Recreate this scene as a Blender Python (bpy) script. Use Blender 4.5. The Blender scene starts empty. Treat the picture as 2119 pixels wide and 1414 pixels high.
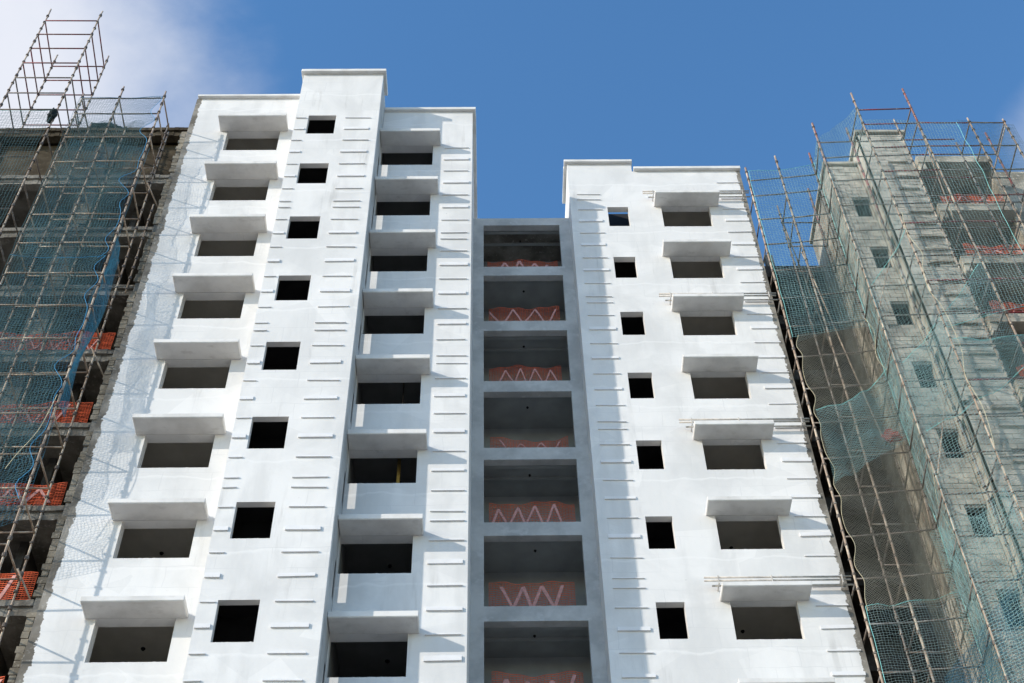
import bpy, math, random
import numpy as np
from mathutils import Matrix, Vector, noise as mnoise

S = bpy.context.scene
COL = S.collection
R = math.radians

# ------------------------------------------------------------------ camera
PITCH, YAW, ROLL = R(50.898), R(1.38), R(-1.459)


def cam_axes():
    cp, sp, cy, sy = math.cos(PITCH), math.sin(PITCH), math.cos(YAW), math.sin(YAW)
    fwd = np.array([sy * cp, cy * cp, sp])
    right = np.array([cy, -sy, 0.0])
    up = np.cross(right, fwd)
    cr, sr = math.cos(ROLL), math.sin(ROLL)
    r2 = cr * right + sr * up
    u2 = -sr * right + cr * up
    return r2, u2, fwd


cr_, cu_, cf_ = cam_axes()
cam = bpy.data.cameras.new('camera')
cam.lens = 50.0
cam.sensor_width = 36.0
cam.clip_start = 0.1
cam.clip_end = 5000
camo = bpy.data.objects.new('camera', cam)
COL.objects.link(camo)
camo.matrix_world = Matrix(((cr_[0], cu_[0], -cf_[0], 0), (cr_[1], cu_[1], -cf_[1], 0), (cr_[2], cu_[2], -cf_[2], 0), (0, 0, 0, 1)))
S.camera = camo

# ------------------------------------------------------------------ sky and sun
SUN = Vector((1.72, 1.0, -0.90)).normalized()          # the way the light travels
SUN_EL = math.asin(-SUN.z)
SUN_AZ = math.atan2(-SUN.x, -SUN.y)
W = bpy.data.worlds.new('World')
S.world = W
W.use_nodes = True
nt = W.node_tree
bg = nt.nodes['Background']
bg.inputs['Strength'].default_value = 0.15
sky = nt.nodes.new('ShaderNodeTexSky')
sky.sky_type = 'NISHITA'
sky.sun_disc = False
sky.sun_elevation = SUN_EL
sky.sun_rotation = SUN_AZ
sky.air_density = 1.0
sky.dust_density = 0.25
sky.ozone_density = 1.3
tc = nt.nodes.new('ShaderNodeTexCoord')


def wnode(t, **kw):
    n = nt.nodes.new(t)
    for k, v in kw.items():
        setattr(n, k, v)
    return n


def wmath(op, a, b=None, clamp=False):
    n = wnode('ShaderNodeMath', operation=op, use_clamp=clamp)
    for i, v in enumerate((a, b)):
        if v is None:
            continue
        if isinstance(v, (int, float)):
            n.inputs[i].default_value = v
        else:
            nt.links.new(v, n.inputs[i])
    return n.outputs[0]


cn = wnode('ShaderNodeTexNoise')
cn.inputs['Scale'].default_value = 3.2
cn.inputs['Detail'].default_value = 8.0
cn.inputs['Roughness'].default_value = 0.55
cn.inputs['Distortion'].default_value = 0.3
nt.links.new(tc.outputs['Generated'], cn.inputs['Vector'])
wob = wmath('MULTIPLY', wmath('SUBTRACT', cn.outputs['Fac'], 0.5), 0.10)


def pix_dir(u, v):
    d = cr_ * ((u - 1059.5) / 2943.0) - cu_ * ((v - 707.0) / 2943.0) + cf_
    return d / np.linalg.norm(d)


# cloud banks: (centre direction, cosine where it starts, cosine where it is thick)
banks = [(pix_dir(-860, -60), math.cos(R(22.0)), math.cos(R(13.5)), 0.97),
         (pix_dir(2225, 265), math.cos(R(3.3)), math.cos(R(0.4)), 0.5),
         (np.array([-0.75, -0.5, 0.43]), math.cos(R(20)), math.cos(R(10)), 0.7),
         (np.array([0.55, -0.7, 0.45]), math.cos(R(17)), math.cos(R(8)), 0.8),
         (np.array([0.9, 0.25, 0.3]), math.cos(R(15)), math.cos(R(7)), 0.8),
         (np.array([0.1, 0.85, 0.28]), math.cos(R(12)), math.cos(R(5)), 0.8)]
total = None
for c, lo, hi, amt in banks:
    c = c / np.linalg.norm(c)
    dn = wnode('ShaderNodeVectorMath', operation='DOT_PRODUCT')
    nt.links.new(tc.outputs['Generated'], dn.inputs[0])
    dn.inputs[1].default_value = tuple(c)
    s = wmath('ADD', dn.outputs['Value'], wmath('MULTIPLY', wob, 1.0 if hi < math.cos(R(5)) else 0.05))
    mr = wnode('ShaderNodeMapRange', interpolation_type='SMOOTHSTEP')
    mr.inputs['From Min'].default_value = lo
    mr.inputs['From Max'].default_value = hi
    mr.inputs['To Max'].default_value = amt
    nt.links.new(s, mr.inputs['Value'])
    total = mr.outputs[0] if total is None else wmath('MAXIMUM', total, mr.outputs[0])
hs = wnode('ShaderNodeHueSaturation')
hs.inputs['Saturation'].default_value = 1.25
nt.links.new(sky.outputs[0], hs.inputs['Color'])
mixc = wnode('ShaderNodeMix', data_type='RGBA')
nt.links.new(total, mixc.inputs['Factor'])
nt.links.new(hs.outputs[0], mixc.inputs['A'])
mixc.inputs['B'].default_value = (3.05, 3.15, 3.45, 1)
nt.links.new(mixc.outputs['Result'], bg.inputs['Color'])

sl = bpy.data.lights.new('sun', 'SUN')
sl.energy = 2.3
sl.angle = R(0.53)
sl.color = (1.0, 0.915, 0.80)
slo = bpy.data.objects.new('sun', sl)
COL.objects.link(slo)
slo.rotation_euler = SUN.to_track_quat('-Z', 'Y').to_euler()
slo.location = (-40, -30, 60)
S.view_settings.view_transform = 'Standard'
S.view_settings.look = 'None'
S.view_settings.exposure = 0.89
S.view_settings.gamma = 1.0
S.cycles.max_bounces = 8
S.cycles.diffuse_bounces = 5
S.cycles.use_denoising = True

GZ = -1.6            # ground level: the lens is 1.6 m above it
rnd = random.Random(7)

# ------------------------------------------------------------------ helpers


class MB:
    def __init__(self):
        self.v, self.f = [], []

    def quad(self, a, b, c, d):
        n = len(self.v)
        self.v += [a, b, c, d]
        self.f.append((n, n + 1, n + 2, n + 3))

    def box(self, x0, x1, y0, y1, z0, z1, j=0.0, rg=rnd):
        n = len(self.v)
        for z in (z0, z1):
            for (x, y) in ((x0, y0), (x1, y0), (x1, y1), (x0, y1)):
                self.v.append((x + rg.uniform(-j, j), y + rg.uniform(-j, j), z + rg.uniform(-j, j)) if j else (x, y, z))
        for q in ((3, 2, 1, 0), (4, 5, 6, 7), (0, 1, 5, 4), (1, 2, 6, 5), (2, 3, 7, 6), (3, 0, 4, 7)):
            self.f.append(tuple(n + i for i in q))
        return self

    def line(self, pts, r, n=3, cap=True, closed=False):
        """a tube along a polyline"""
        P = np.asarray(pts, float)
        m = len(P)
        T = np.gradient(P, axis=0)
        T /= np.maximum(np.linalg.norm(T, axis=1, keepdims=True), 1e-9)
        ref = np.array([0.31, 0.87, 0.38]) if abs(T[0] @ np.array([0.31, 0.87, 0.38])) < 0.92 else np.array([1.0, 0, 0])
        A = np.cross(T, ref)
        A /= np.linalg.norm(A, axis=1, keepdims=True)
        B = np.cross(T, A)
        b0 = len(self.v)
        rr = np.broadcast_to(np.asarray(r, float), (m,))
        for i in range(m):
            for k in range(n):
                t = 2 * math.pi * k / n
                self.v.append(tuple(P[i] + rr[i] * (A[i] * math.cos(t) + B[i] * math.sin(t))))
        for i in range(m - 1):
            for k in range(n):
                a, b = b0 + i * n + k, b0 + i * n + (k + 1) % n
                self.f.append((a, b, b + n, a + n))
        if cap and n > 3:
            self.f.append(tuple(b0 + k for k in range(n))[::-1])
            self.f.append(tuple(b0 + (m - 1) * n + k for k in range(n)))
        return self

    def mesh(self, name, mat, smooth=False):
        me = bpy.data.meshes.new(name)
        me.from_pydata([tuple(map(float, p)) for p in self.v], [], self.f)
        if mat:
            me.materials.append(mat)
        if smooth:
            me.polygons.foreach_set('use_smooth', [True] * len(me.polygons))
        me.update()
        return me

    def build(self, name, mat, parent=None, smooth=False, bevel=0.0):
        o = bpy.data.objects.new(name, self.mesh(name, mat, smooth))
        COL.objects.link(o)
        if parent is not None:
            adopt(o, parent)
        if bevel:
            m = o.modifiers.new('bevel', 'BEVEL')
            m.width = bevel
            m.segments = 1
            m.limit_method = 'ANGLE'
        return o


BASE = {}


def adopt(o, p):
    o.parent = p
    o.matrix_parent_inverse = Matrix.Translation(-Vector(BASE.get(p.name, (0, 0, 0))))


def empty(name, loc, label, cat, group=None):
    o = bpy.data.objects.new(name, None)
    o.empty_display_size = 0.5
    COL.objects.link(o)
    o.location = loc
    BASE[o.name] = tuple(loc)
    return tag(o, label, cat, group)


def tag(o, label, cat, group=None):
    o['label'], o['category'] = label, cat
    if group:
        o['group'] = group
    return o


def inst(name, me, loc, parent=None, scale=(1, 1, 1), rot=None):
    o = bpy.data.objects.new(name, me)
    COL.objects.link(o)
    o.location = loc
    o.scale = scale
    if rot is not None:
        o.rotation_mode = 'QUATERNION'
        o.rotation_quaternion = rot
    if parent is not None:
        adopt(o, parent)
    return o


# ------------------------------------------------------------------ materials


class MT:
    def __init__(self, name, rough=0.85, spec=0.25):
        self.m = bpy.data.materials.new(name)
        self.m.use_nodes = True
        self.t = self.m.node_tree
        self.b = self.t.nodes['Principled BSDF']
        self.b.inputs['Roughness'].default_value = rough
        self.b.inputs['Specular IOR Level'].default_value = spec
        self.pos = self.n('ShaderNodeNewGeometry').outputs['Position']

    def n(self, t, **kw):
        x = self.t.nodes.new(t)
        for k, v in kw.items():
            setattr(x, k, v)
        return x

    def l(self, a, b):
        self.t.links.new(a, b)

    def noise(self, scale, detail=4, stretch=None, rough=0.55, dist=0.0, vec=None):
        x = self.n('ShaderNodeTexNoise')
        x.inputs['Scale'].default_value = scale
        x.inputs['Detail'].default_value = detail
        x.inputs['Roughness'].default_value = rough
        x.inputs['Distortion'].default_value = dist
        v = vec or self.pos
        if stretch:
            mp = self.n('ShaderNodeMapping')
            mp.inputs['Scale'].default_value = stretch
            self.l(v, mp.inputs['Vector'])
            v = mp.outputs[0]
        self.l(v, x.inputs['Vector'])
        return x.outputs['Fac']

    def rng(self, f, a, b, lo=0.0, hi=1.0, smooth=True):
        x = self.n('ShaderNodeMapRange')
        if smooth:
            x.interpolation_type = 'SMOOTHSTEP'
        for k, v in (('From Min', a), ('From Max', b), ('To Min', lo), ('To Max', hi)):
            x.inputs[k].default_value = v
        self.l(f, x.inputs['Value'])
        return x.outputs[0]

    def math(self, op, a, b=None):
        x = self.n('ShaderNodeMath', operation=op)
        for i, v in enumerate((a, b)):
            if v is None:
                continue
            if isinstance(v, (int, float)):
                x.inputs[i].default_value = v
            else:
                self.l(v, x.inputs[i])
        return x.outputs[0]

    def mix(self, f, a, b, mode='MIX'):
        x = self.n('ShaderNodeMix', data_type='RGBA', blend_type=mode)
        for k, v in (('Factor', f), ('A', a), ('B', b)):
            if isinstance(v, (int, float)):
                x.inputs[k].default_value = v
            elif isinstance(v, tuple):
                x.inputs[k].default_value = v + (1,) if len(v) == 3 else v
            else:
                self.l(v, x.inputs[k])
        return x.outputs['Result']

    def sep(self, v):
        x = self.n('ShaderNodeSeparateXYZ')
        self.l(v, x.inputs[0])
        return x.outputs

    def done(self, col, bump=None, bs=0.2, bd=0.02):
        if isinstance(col, tuple):
            self.b.inputs['Base Color'].default_value = col + (1,)
        else:
            self.l(col, self.b.inputs['Base Color'])
        if bump is not None:
            x = self.n('ShaderNodeBump')
            x.inputs['Strength'].default_value = bs
            x.inputs['Distance'].default_value = bd
            self.l(bump, x.inputs['Height'])
            self.l(x.outputs[0], self.b.inputs['Normal'])
        return self.m


RAWC = (0.235, 0.215, 0.185)


def raw_colour(k):
    a = k.noise(1.1, 6)
    c = k.mix(k.rng(a, 0.35, 0.68), (0.13, 0.118, 0.10), (0.30, 0.28, 0.245))
    b = k.noise(9.0, 5)
    return k.mix(k.rng(b, 0.55, 0.72, 0, 0.6), c, (0.40, 0.385, 0.35))


def plaster(name, edge=None):
    k = MT(name, 0.92, 0.15)
    p = k.sep(k.pos)
    n1 = k.noise(0.45, 5, rough=0.6, dist=0.6)
    n2 = k.noise(1.6, 5, stretch=(1.0, 1.0, 0.22))
    n3 = k.noise(14.0, 4)
    vo = k.n('ShaderNodeTexVoronoi')
    vo.inputs['Scale'].default_value = 0.62
    mp = k.n('ShaderNodeMapping')
    mp.inputs['Scale'].default_value = (1, 1, 1.3)
    k.l(k.pos, mp.inputs['Vector'])
    k.l(mp.outputs[0], vo.inputs['Vector'])
    cell = k.sep(vo.outputs['Color'])[0]
    c = k.mix(k.rng(n1, 0.40, 0.72), (0.75, 0.744, 0.73), (0.62, 0.618, 0.608))
    c = k.mix(k.rng(n2, 0.48, 0.72, 0, 0.65), c, (0.60, 0.598, 0.588))
    c = k.mix(k.rng(cell, 0.25, 0.9, 0, 0.34), c, (0.59, 0.592, 0.585))
    # overlap marks of the render lifts, one per storey, wavering
    zz = k.math('ADD', k.math('MULTIPLY', k.noise(0.9, 3), 0.55), p[2])
    fr = k.math('FRACT', k.math('DIVIDE', zz, 3.0))
    ln = k.math('MULTIPLY', k.rng(fr, 0.47, 0.50), k.rng(fr, 0.50, 0.515, 1, 0))
    c = k.mix(k.math('MULTIPLY', ln, 0.5), c, (0.79, 0.785, 0.775))
    c = k.mix(k.rng(n3, 0.62, 0.80, 0, 0.2), c, (0.56, 0.56, 0.55))
    br = k.n('ShaderNodeTexBrick')
    br.inputs['Scale'].default_value = 1.0
    br.inputs['Mortar Size'].default_value = 0.014
    br.inputs['Mortar Smooth'].default_value = 0.6
    br.inputs['Brick Width'].default_value = 1.25
    br.inputs['Row Height'].default_value = 0.62
    cmb = k.n('ShaderNodeCombineXYZ')
    wv = k.math('MULTIPLY', k.math('SUBTRACT', k.noise(1.2, 3), 0.5), 0.16)
    k.l(k.math('ADD', p[0], wv), cmb.inputs[0])
    k.l(k.math('ADD', p[2], wv), cmb.inputs[1])
    k.l(cmb.outputs[0], br.inputs['Vector'])
    jt = k.math('MULTIPLY', br.outputs['Fac'], k.rng(k.noise(0.35, 3), 0.45, 0.62, 0, 0.5))
    c = k.mix(jt, c, (0.57, 0.572, 0.57))
    st = k.math('MULTIPLY', k.rng(k.noise(2.6, 6, stretch=(1.0, 1.0, 0.09), rough=0.65), 0.55, 0.72), k.rng(k.noise(0.5, 3), 0.42, 0.65))
    c = k.mix(k.math('MULTIPLY', st, 0.8), c, (0.49, 0.485, 0.47))
    sp = k.rng(k.noise(5.5, 6, rough=0.7), 0.66, 0.76)
    c = k.mix(k.math('MULTIPLY', sp, 0.6), c, (0.50, 0.50, 0.49))
    if edge:
        x0, sgn = edge
        j = k.math('ADD', k.math('MULTIPLY', k.math('SUBTRACT', k.noise(1.7, 6, rough=0.7), 0.5), 0.42),
                   k.math('MULTIPLY', k.math('SUBTRACT', k.noise(11.0, 3), 0.5), 0.10))
        d = k.math('MULTIPLY', k.math('SUBTRACT', k.math('ADD', p[0], j), x0), sgn)
        c = k.mix(k.rng(d, -0.008, 0.008), c, raw_colour(k))
    h = k.math('ADD', k.math('MULTIPLY', n3, 0.5), k.math('MULTIPLY', k.noise(3.2, 4), 1.2))
    return k.done(c, h, 0.5, 0.014)


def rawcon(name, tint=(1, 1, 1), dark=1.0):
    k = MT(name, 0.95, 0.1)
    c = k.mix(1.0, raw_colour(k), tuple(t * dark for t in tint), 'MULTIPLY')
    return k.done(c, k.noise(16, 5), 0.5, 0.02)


def simple(name, col, rough=0.8, var=0.25, scale=5.0, spec=0.25, bump=0.0):
    k = MT(name, rough, spec)
    f = k.rng(k.noise(scale, 4), 0.3, 0.7)
    c = k.mix(f, tuple(v * (1 - var) for v in col), tuple(min(1, v * (1 + var)) for v in col))
    return k.done(c, k.noise(scale * 5, 3) if bump else None, bump, 0.01)


def steel(name, col, rust, amt, rough=0.55):
    k = MT(name, rough, 0.4)
    f = k.rng(k.noise(2.4, 5, rough=0.65), 0.5 - amt * 0.3, 0.62 - amt * 0.3)
    c = k.mix(f, col, rust)
    c = k.mix(k.rng(k.noise(13, 3), 0.58, 0.7, 0, 0.7), c, (0.42, 0.40, 0.36))
    return k.done(c, k.noise(40, 3), 0.2, 0.004)


M = dict(
    plaster=plaster('white_plaster'), plaster_l=plaster('white_plaster_ragged_left', (-9.98, -1)),
    plaster_r=plaster('white_plaster_ragged_right', (9.0, 1)),
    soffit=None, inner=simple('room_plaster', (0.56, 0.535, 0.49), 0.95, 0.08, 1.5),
    inner_c=simple('room_plaster_with_shade', (0.22, 0.22, 0.215), 0.95, 0.1, 1.5), grey_render_and_shade=None,  # darker copy of the room plaster; the shade is put into its colour
    inner_dark=simple('near_black_shade_lining', (0.045, 0.045, 0.047), 0.95, 0.2, 1.5),  # near black, so the unlit insides look dark by colour
    balc=simple('balcony_plaster', (0.33, 0.34, 0.335), 0.95, 0.12, 1.2),
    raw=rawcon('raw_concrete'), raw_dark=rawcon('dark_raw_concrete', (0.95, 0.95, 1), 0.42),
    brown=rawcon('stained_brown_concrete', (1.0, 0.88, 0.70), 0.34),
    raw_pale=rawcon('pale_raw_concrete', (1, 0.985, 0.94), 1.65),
    block=simple('concrete_block', (0.40, 0.375, 0.325), 0.95, 0.32, 2.2, 0.1, 0.5),
    block_grimy=rawcon('grimy_block', (1, 0.97, 0.9), 1.05),
    mortar=simple('mortar', (0.185, 0.178, 0.16), 0.95, 0.2, 4.0),
    ledge=simple('pale_ledge_paint', (0.73, 0.73, 0.735), 0.9, 0.04, 3.0, 0.15),
    tan=steel('tan_scaffold_tube', (0.52, 0.43, 0.33), (0.30, 0.22, 0.16), 0.35),
    grey=steel('grey_scaffold_tube', (0.24, 0.235, 0.225), (0.15, 0.12, 0.10), 0.35),
    red=steel('red_scaffold_tube', (0.33, 0.055, 0.05), (0.22, 0.10, 0.08), 0.4),
    maroon=steel('maroon_scaffold_tube', (0.24, 0.03, 0.04), (0.16, 0.06, 0.05), 0.3),
    cup=steel('scaffold_cup', (0.13, 0.11, 0.09), (0.09, 0.07, 0.055), 0.6),
    galv=simple('galvanised_pipe', (0.50, 0.47, 0.43), 0.5, 0.2, 8, 0.4),
    teal=simple('teal_net_cord', (0.115, 0.20, 0.205), 0.8, 0.25, 0.8),
    paleteal=simple('pale_teal_net_cord', (0.30, 0.47, 0.47), 0.8, 0.2, 0.8),
    greyteal=simple('grey_teal_net_cord', (0.27, 0.36, 0.35), 0.85, 0.25, 0.8),
    bluenet=simple('blue_net_cord', (0.07, 0.22, 0.31), 0.8, 0.25, 0.8),
    olive=simple('olive_net_cord', (0.31, 0.295, 0.24), 0.85, 0.25, 0.8),
    rope_teal=simple('turquoise_rope', (0.25, 0.60, 0.58), 0.8, 0.2, 8),
    rope_blue=simple('blue_rope', (0.06, 0.28, 0.50), 0.8, 0.2, 8),
    rope_cream=simple('cream_rope', (0.62, 0.56, 0.38), 0.85, 0.2, 8),
    orange=simple('orange_barrier_mesh', (0.74, 0.13, 0.05), 0.7, 0.15, 4),
    tape=simple('pale_zigzag_tape', (0.56, 0.28, 0.25), 0.6, 0.15, 14),
    black=simple('black_outlet', (0.012, 0.012, 0.012), 0.9, 0.1, 5),
    timber=simple('yellow_timber_prop', (0.50, 0.33, 0.09), 0.8, 0.2, 6),
    redcloth=simple('red_sacking', (0.55, 0.09, 0.06), 0.9, 0.3, 12, 0.1, 0.6),
    darknet=simple('dark_bundled_net', (0.028, 0.036, 0.036), 0.95, 0.4, 14, 0.1, 0.8),
    dirt=simple('site_ground', (0.31, 0.275, 0.23), 0.95, 0.25, 0.12),
)
k = MT('white_concrete', 0.92, 0.15)
_n = k.noise(1.3, 5, rough=0.6)
_c = k.mix(k.rng(_n, 0.38, 0.68), (0.735, 0.725, 0.705), (0.61, 0.60, 0.58))
_c = k.mix(k.rng(k.noise(5, 5, stretch=(0.5, 1, 1)), 0.55, 0.75, 0, 0.5), _c, (0.50, 0.485, 0.46))
M['soffit'] = k.done(_c, k.noise(12, 4), 0.25, 0.01)

k = MT('grey_cement_and_corner_shade', 0.93, 0.15)  # real cement on the balcony frame, painted shade on the shaft side
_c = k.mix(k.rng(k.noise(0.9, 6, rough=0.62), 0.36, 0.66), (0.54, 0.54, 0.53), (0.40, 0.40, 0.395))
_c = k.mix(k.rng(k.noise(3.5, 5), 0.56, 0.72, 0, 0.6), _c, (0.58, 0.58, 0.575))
M['grey_render_and_shade'] = k.done(_c, k.noise(12, 4), 0.3, 0.01)

# ------------------------------------------------------------------ setting
g = MB()
g.quad((-1500, -1500, GZ), (1500, -1500, GZ), (1500, 1500, GZ), (-1500, 1500, GZ))
go = g.build('ground', M['dirt'])
go['kind'] = 'structure'

# ------------------------------------------------------------------ the white apartment block
YA, YB, YC, YR, YM = 24.75, 24.15, 25.35, 27.88, 28.72
NS = 9


def sf(n):
    return 41.78 - 3.0 * n      # soffit level of storey n, counted from the top


BLK = empty('apartment_block', (0, 28, GZ), 'white plastered apartment block with open windows in the middle', 'building')


def grid_wall(mb, a0, a1, z0, z1, ops, fn, th):
    """a wall sheet with openings; fn(a, d, z) -> point, d = depth into the wall"""
    A = sorted({a0, a1, *[o[0] for o in ops], *[o[1] for o in ops]})
    A = [a for a in A if a0 <= a <= a1]
    Z = sorted({z0, z1, *[o[2] for o in ops], *[o[3] for o in ops]})
    for i in range(len(A) - 1):
        run = None
        for j in range(len(Z) - 1):
            ca, cz = (A[i] + A[i + 1]) / 2, (Z[j] + Z[j + 1]) / 2
            hole = any(o[0] < ca < o[1] and o[2] < cz < o[3] for o in ops)
            if not hole:
                for d in (0.0, th):
                    mb.quad(fn(A[i], d, Z[j]), fn(A[i + 1], d, Z[j]), fn(A[i + 1], d, Z[j + 1]), fn(A[i], d, Z[j + 1]))
    for (p, q, d) in (((a0, z0), (a1, z0), 0), ((a0, z1), (a1, z1), 0)):
        mb.quad(fn(p[0], 0, p[1]), fn(q[0], 0, q[1]), fn(q[0], th, q[1]), fn(p[0], th, p[1]))
    for a in (a0, a1):
        mb.quad(fn(a, 0, z0), fn(a, th, z0), fn(a, th, z1), fn(a, 0, z1))
    return mb


def front(Y):
    return lambda a, d, z: (a, Y + d, z)


def sideX(X, sgn):
    return lambda a, d, z: (X + sgn * d, a, z)


def reveal(x0, x1, z0, z1, Y, th, parent, mat, chips=True):
    m = MB()
    m.quad((x0, Y, z1), (x1, Y, z1), (x1, Y + th, z1), (x0, Y + th, z1))
    m.quad((x0, Y, z0), (x0, Y, z1), (x0, Y + th, z1), (x0, Y + th, z0))
    m.quad((x1, Y, z0), (x1, Y, z1), (x1, Y + th, z1), (x1, Y + th, z0))
    n = 26
    zs = [z0 + (abs(rnd.gauss(0, 0.005)) if chips else 0) for _ in range(n + 1)]
    for i in range(n):
        a, b = x0 + (x1 - x0) * i / n, x0 + (x1 - x0) * (i + 1) / n
        m.quad((a, Y + .004, zs[i]), (b, Y + .004, zs[i + 1]), (b, Y + th, z0), (a, Y + th, z0))
        m.quad((a, Y + .004, z0 - .01), (b, Y + .004, z0 - .01), (b, Y + .004, zs[i + 1]), (a, Y + .004, zs[i]))
    m.build('window_reveal', mat, parent)


def outlet_mesh():
    m = MB()
    m.line([(0, 0, 0.0), (0, 0, -0.012), (0, 0, -0.05)], [0.065, 0.065, 0.04], 10)
    return m.mesh('ceiling_outlet', M['black'])


OUTLET = outlet_mesh()


def room(x0, x1, y0, y1, z0, z1, parent, mat, outlet=None):
    m = MB()
    m.quad((x0, y0, z1), (x1, y0, z1), (x1, y1, z1), (x0, y1, z1))
    m.quad((x0, y0, z0), (x1, y0, z0), (x1, y1, z0), (x0, y1, z0))
    m.quad((x0, y1, z0), (x1, y1, z0), (x1, y1, z1), (x0, y1, z1))
    m.quad((x0, y0, z0), (x0, y1, z0), (x0, y1, z1), (x0, y0, z1))
    m.quad((x1, y0, z0), (x1, y1, z0), (x1, y1, z1), (x1, y0, z1))
    o = m.build('room', mat, parent)
    if outlet:
        d = bpy.data.objects.new('ceiling_outlet', OUTLET)
        COL.objects.link(d)
        d.location = (outlet[0], outlet[1], z1)
        d.scale = (.6, .6, 1) if mat is M['balc'] else (.85, .85, 1)
        d.parent = o
    return o


def canopy(x0, x1, y0, y1, z, th, parent):
    m = MB()
    m.box(x0, x1, y0, y1 - .003, z, z + th, 0.002)
    e = .05                               # drip lip round the underside
    m.box(x0 + .012, x0 + e, y0 + .012, y1 - .05, z - .012, z + .01)
    m.box(x1 - e, x1 - .012, y0 + .012, y1 - .05, z - .012, z + .01)
    m.box(x0 + e + .002, x1 - e - .002, y0 + .012, y0 + e, z - .012, z + .01)
    m.build('canopy', M['soffit'], parent, bevel=.008)


# --- walls
opsA = [(-8.8, -7.03, sf(n) - 1.2, sf(n)) for n in range(NS)]
grid_wall(MB(), -10.16, -6.45, GZ, 43.98, opsA, front(YA), .28).build('wall', M['plaster_l'], BLK)
opsB = [(-6.02, -5.10, sf(n) - 1.17, sf(n)) for n in range(NS)]
mb = grid_wall(MB(), -6.45, -3.68, GZ, 44.6, opsB, front(YB), .18)
grid_wall(mb, YB + .18, 25.03, GZ, 44.6, [], sideX(-6.45, 1), .12)
slots = [(25.13, 25.285, sf(n) - 2.08, sf(n) - .95) for n in range(NS)]
mb.build('wall', M['plaster'], BLK)
grid_wall(MB(), YB + .182, 25.6, GZ, 44.598, slots, sideX(-3.682, -1), .07).build('side_wall', M['grey_render_and_shade'], BLK)  # greyer than the front wall, painted so to deepen the shaded corner
opsC = [(-3.66, -1.90, sf(n) - 1.2, sf(n)) for n in range(NS)]
mb = grid_wall(MB(), -3.676, -.572, GZ, 44.05, opsC, front(YC), .28)
grid_wall(mb, YC + .28, 33.0, GZ, 44.05, [], sideX(-.572, -1), .2)
mb.build('wall', M['plaster'], BLK)
opsR = [(4.145, 4.88, sf(n) - 1.18, sf(n)) for n in range(NS)] + [(6.04, 7.74, sf(n) - 1.22, sf(n)) for n in range(NS)]
mb = grid_wall(MB(), 2.85, 9.14, GZ, 44.1, opsR, front(YR), .22)
mb.box(2.85, 5.2, YR, YR + .22, 44.1, 44.6)
grid_wall(mb, YR + .22, 33.0, GZ, 44.6, [], sideX(2.85, 1), .2)
mb.build('wall', M['plaster_r'], BLK)
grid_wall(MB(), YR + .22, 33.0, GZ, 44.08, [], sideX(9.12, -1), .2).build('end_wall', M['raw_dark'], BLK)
opsM = [(-.215, 2.48, sf(n) - 2.37, sf(n) + .13) for n in range(NS)]
grid_wall(MB(), -.57, 2.848, GZ, 42.35, opsM, front(YM), .25).build('balcony_frame', M['grey_render_and_shade'], BLK)

# --- roofs and the wall behind
for bx in ((-10.1, -6.5, YA + .3, 33, 42.9, 43.1), (-3.6, -.8, YC + .3, 33, 42.9, 43.1), (-6.2, -3.76, YB + .2, 25.6, 43.9, 44.1),
           (5.5, 8.9, YR + .24, 33, 42.9, 43.1), (-.57, 2.84, YM + .26, 33, 42.1, 42.3)):
    mb = MB()
    mb.box(*bx)
    mb.build('roof', M['raw'], BLK)
mb = MB()
mb.box(-10.1, 9.1, 33.02, 33.3, GZ, 42.3)
mb.build('back_wall', M['raw'], BLK)

# --- copings
mb = MB()
mb.box(-10.12, -6.46, YA - .12, YA + .2, 43.983, 44.11, .006)
mb.build('coping', M['soffit'], BLK, bevel=.01)
mb = MB()
mb.box(-6.53, -3.58, YB - .14, YB + .12, 44.603, 44.76, .004)
mb.box(-3.72, -3.575, YB + .122, 25.0, 44.6, 44.757, .003)
mb.box(-6.53, -6.38, YB + .122, 25.0, 44.6, 44.757, .003)
mb.build('coping', M['soffit'], BLK, bevel=.01)
mb = MB()
mb.box(-3.66, -.46, YC - .12, YC + .16, 44.053, 44.2, .004)
mb.box(-.60, -.455, YC + .162, 30.0, 44.05, 44.197, .003)
mb.build('coping', M['soffit'], BLK, bevel=.01)
mb = MB()
mb.box(2.74, 5.24, YR - .13, YR + .16, 44.603, 44.74, .004)
mb.box(2.735, 2.88, YR + .162, 29.6, 44.6, 44.737, .003)
mb.build('coping', M['soffit'], BLK, bevel=.01)
mb = MB()
mb.box(5.26, 9.16, YR - .13, YR + .16, 44.103, 44.25, .006)
mb.build('coping', M['soffit'], BLK, bevel=.01)

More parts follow.
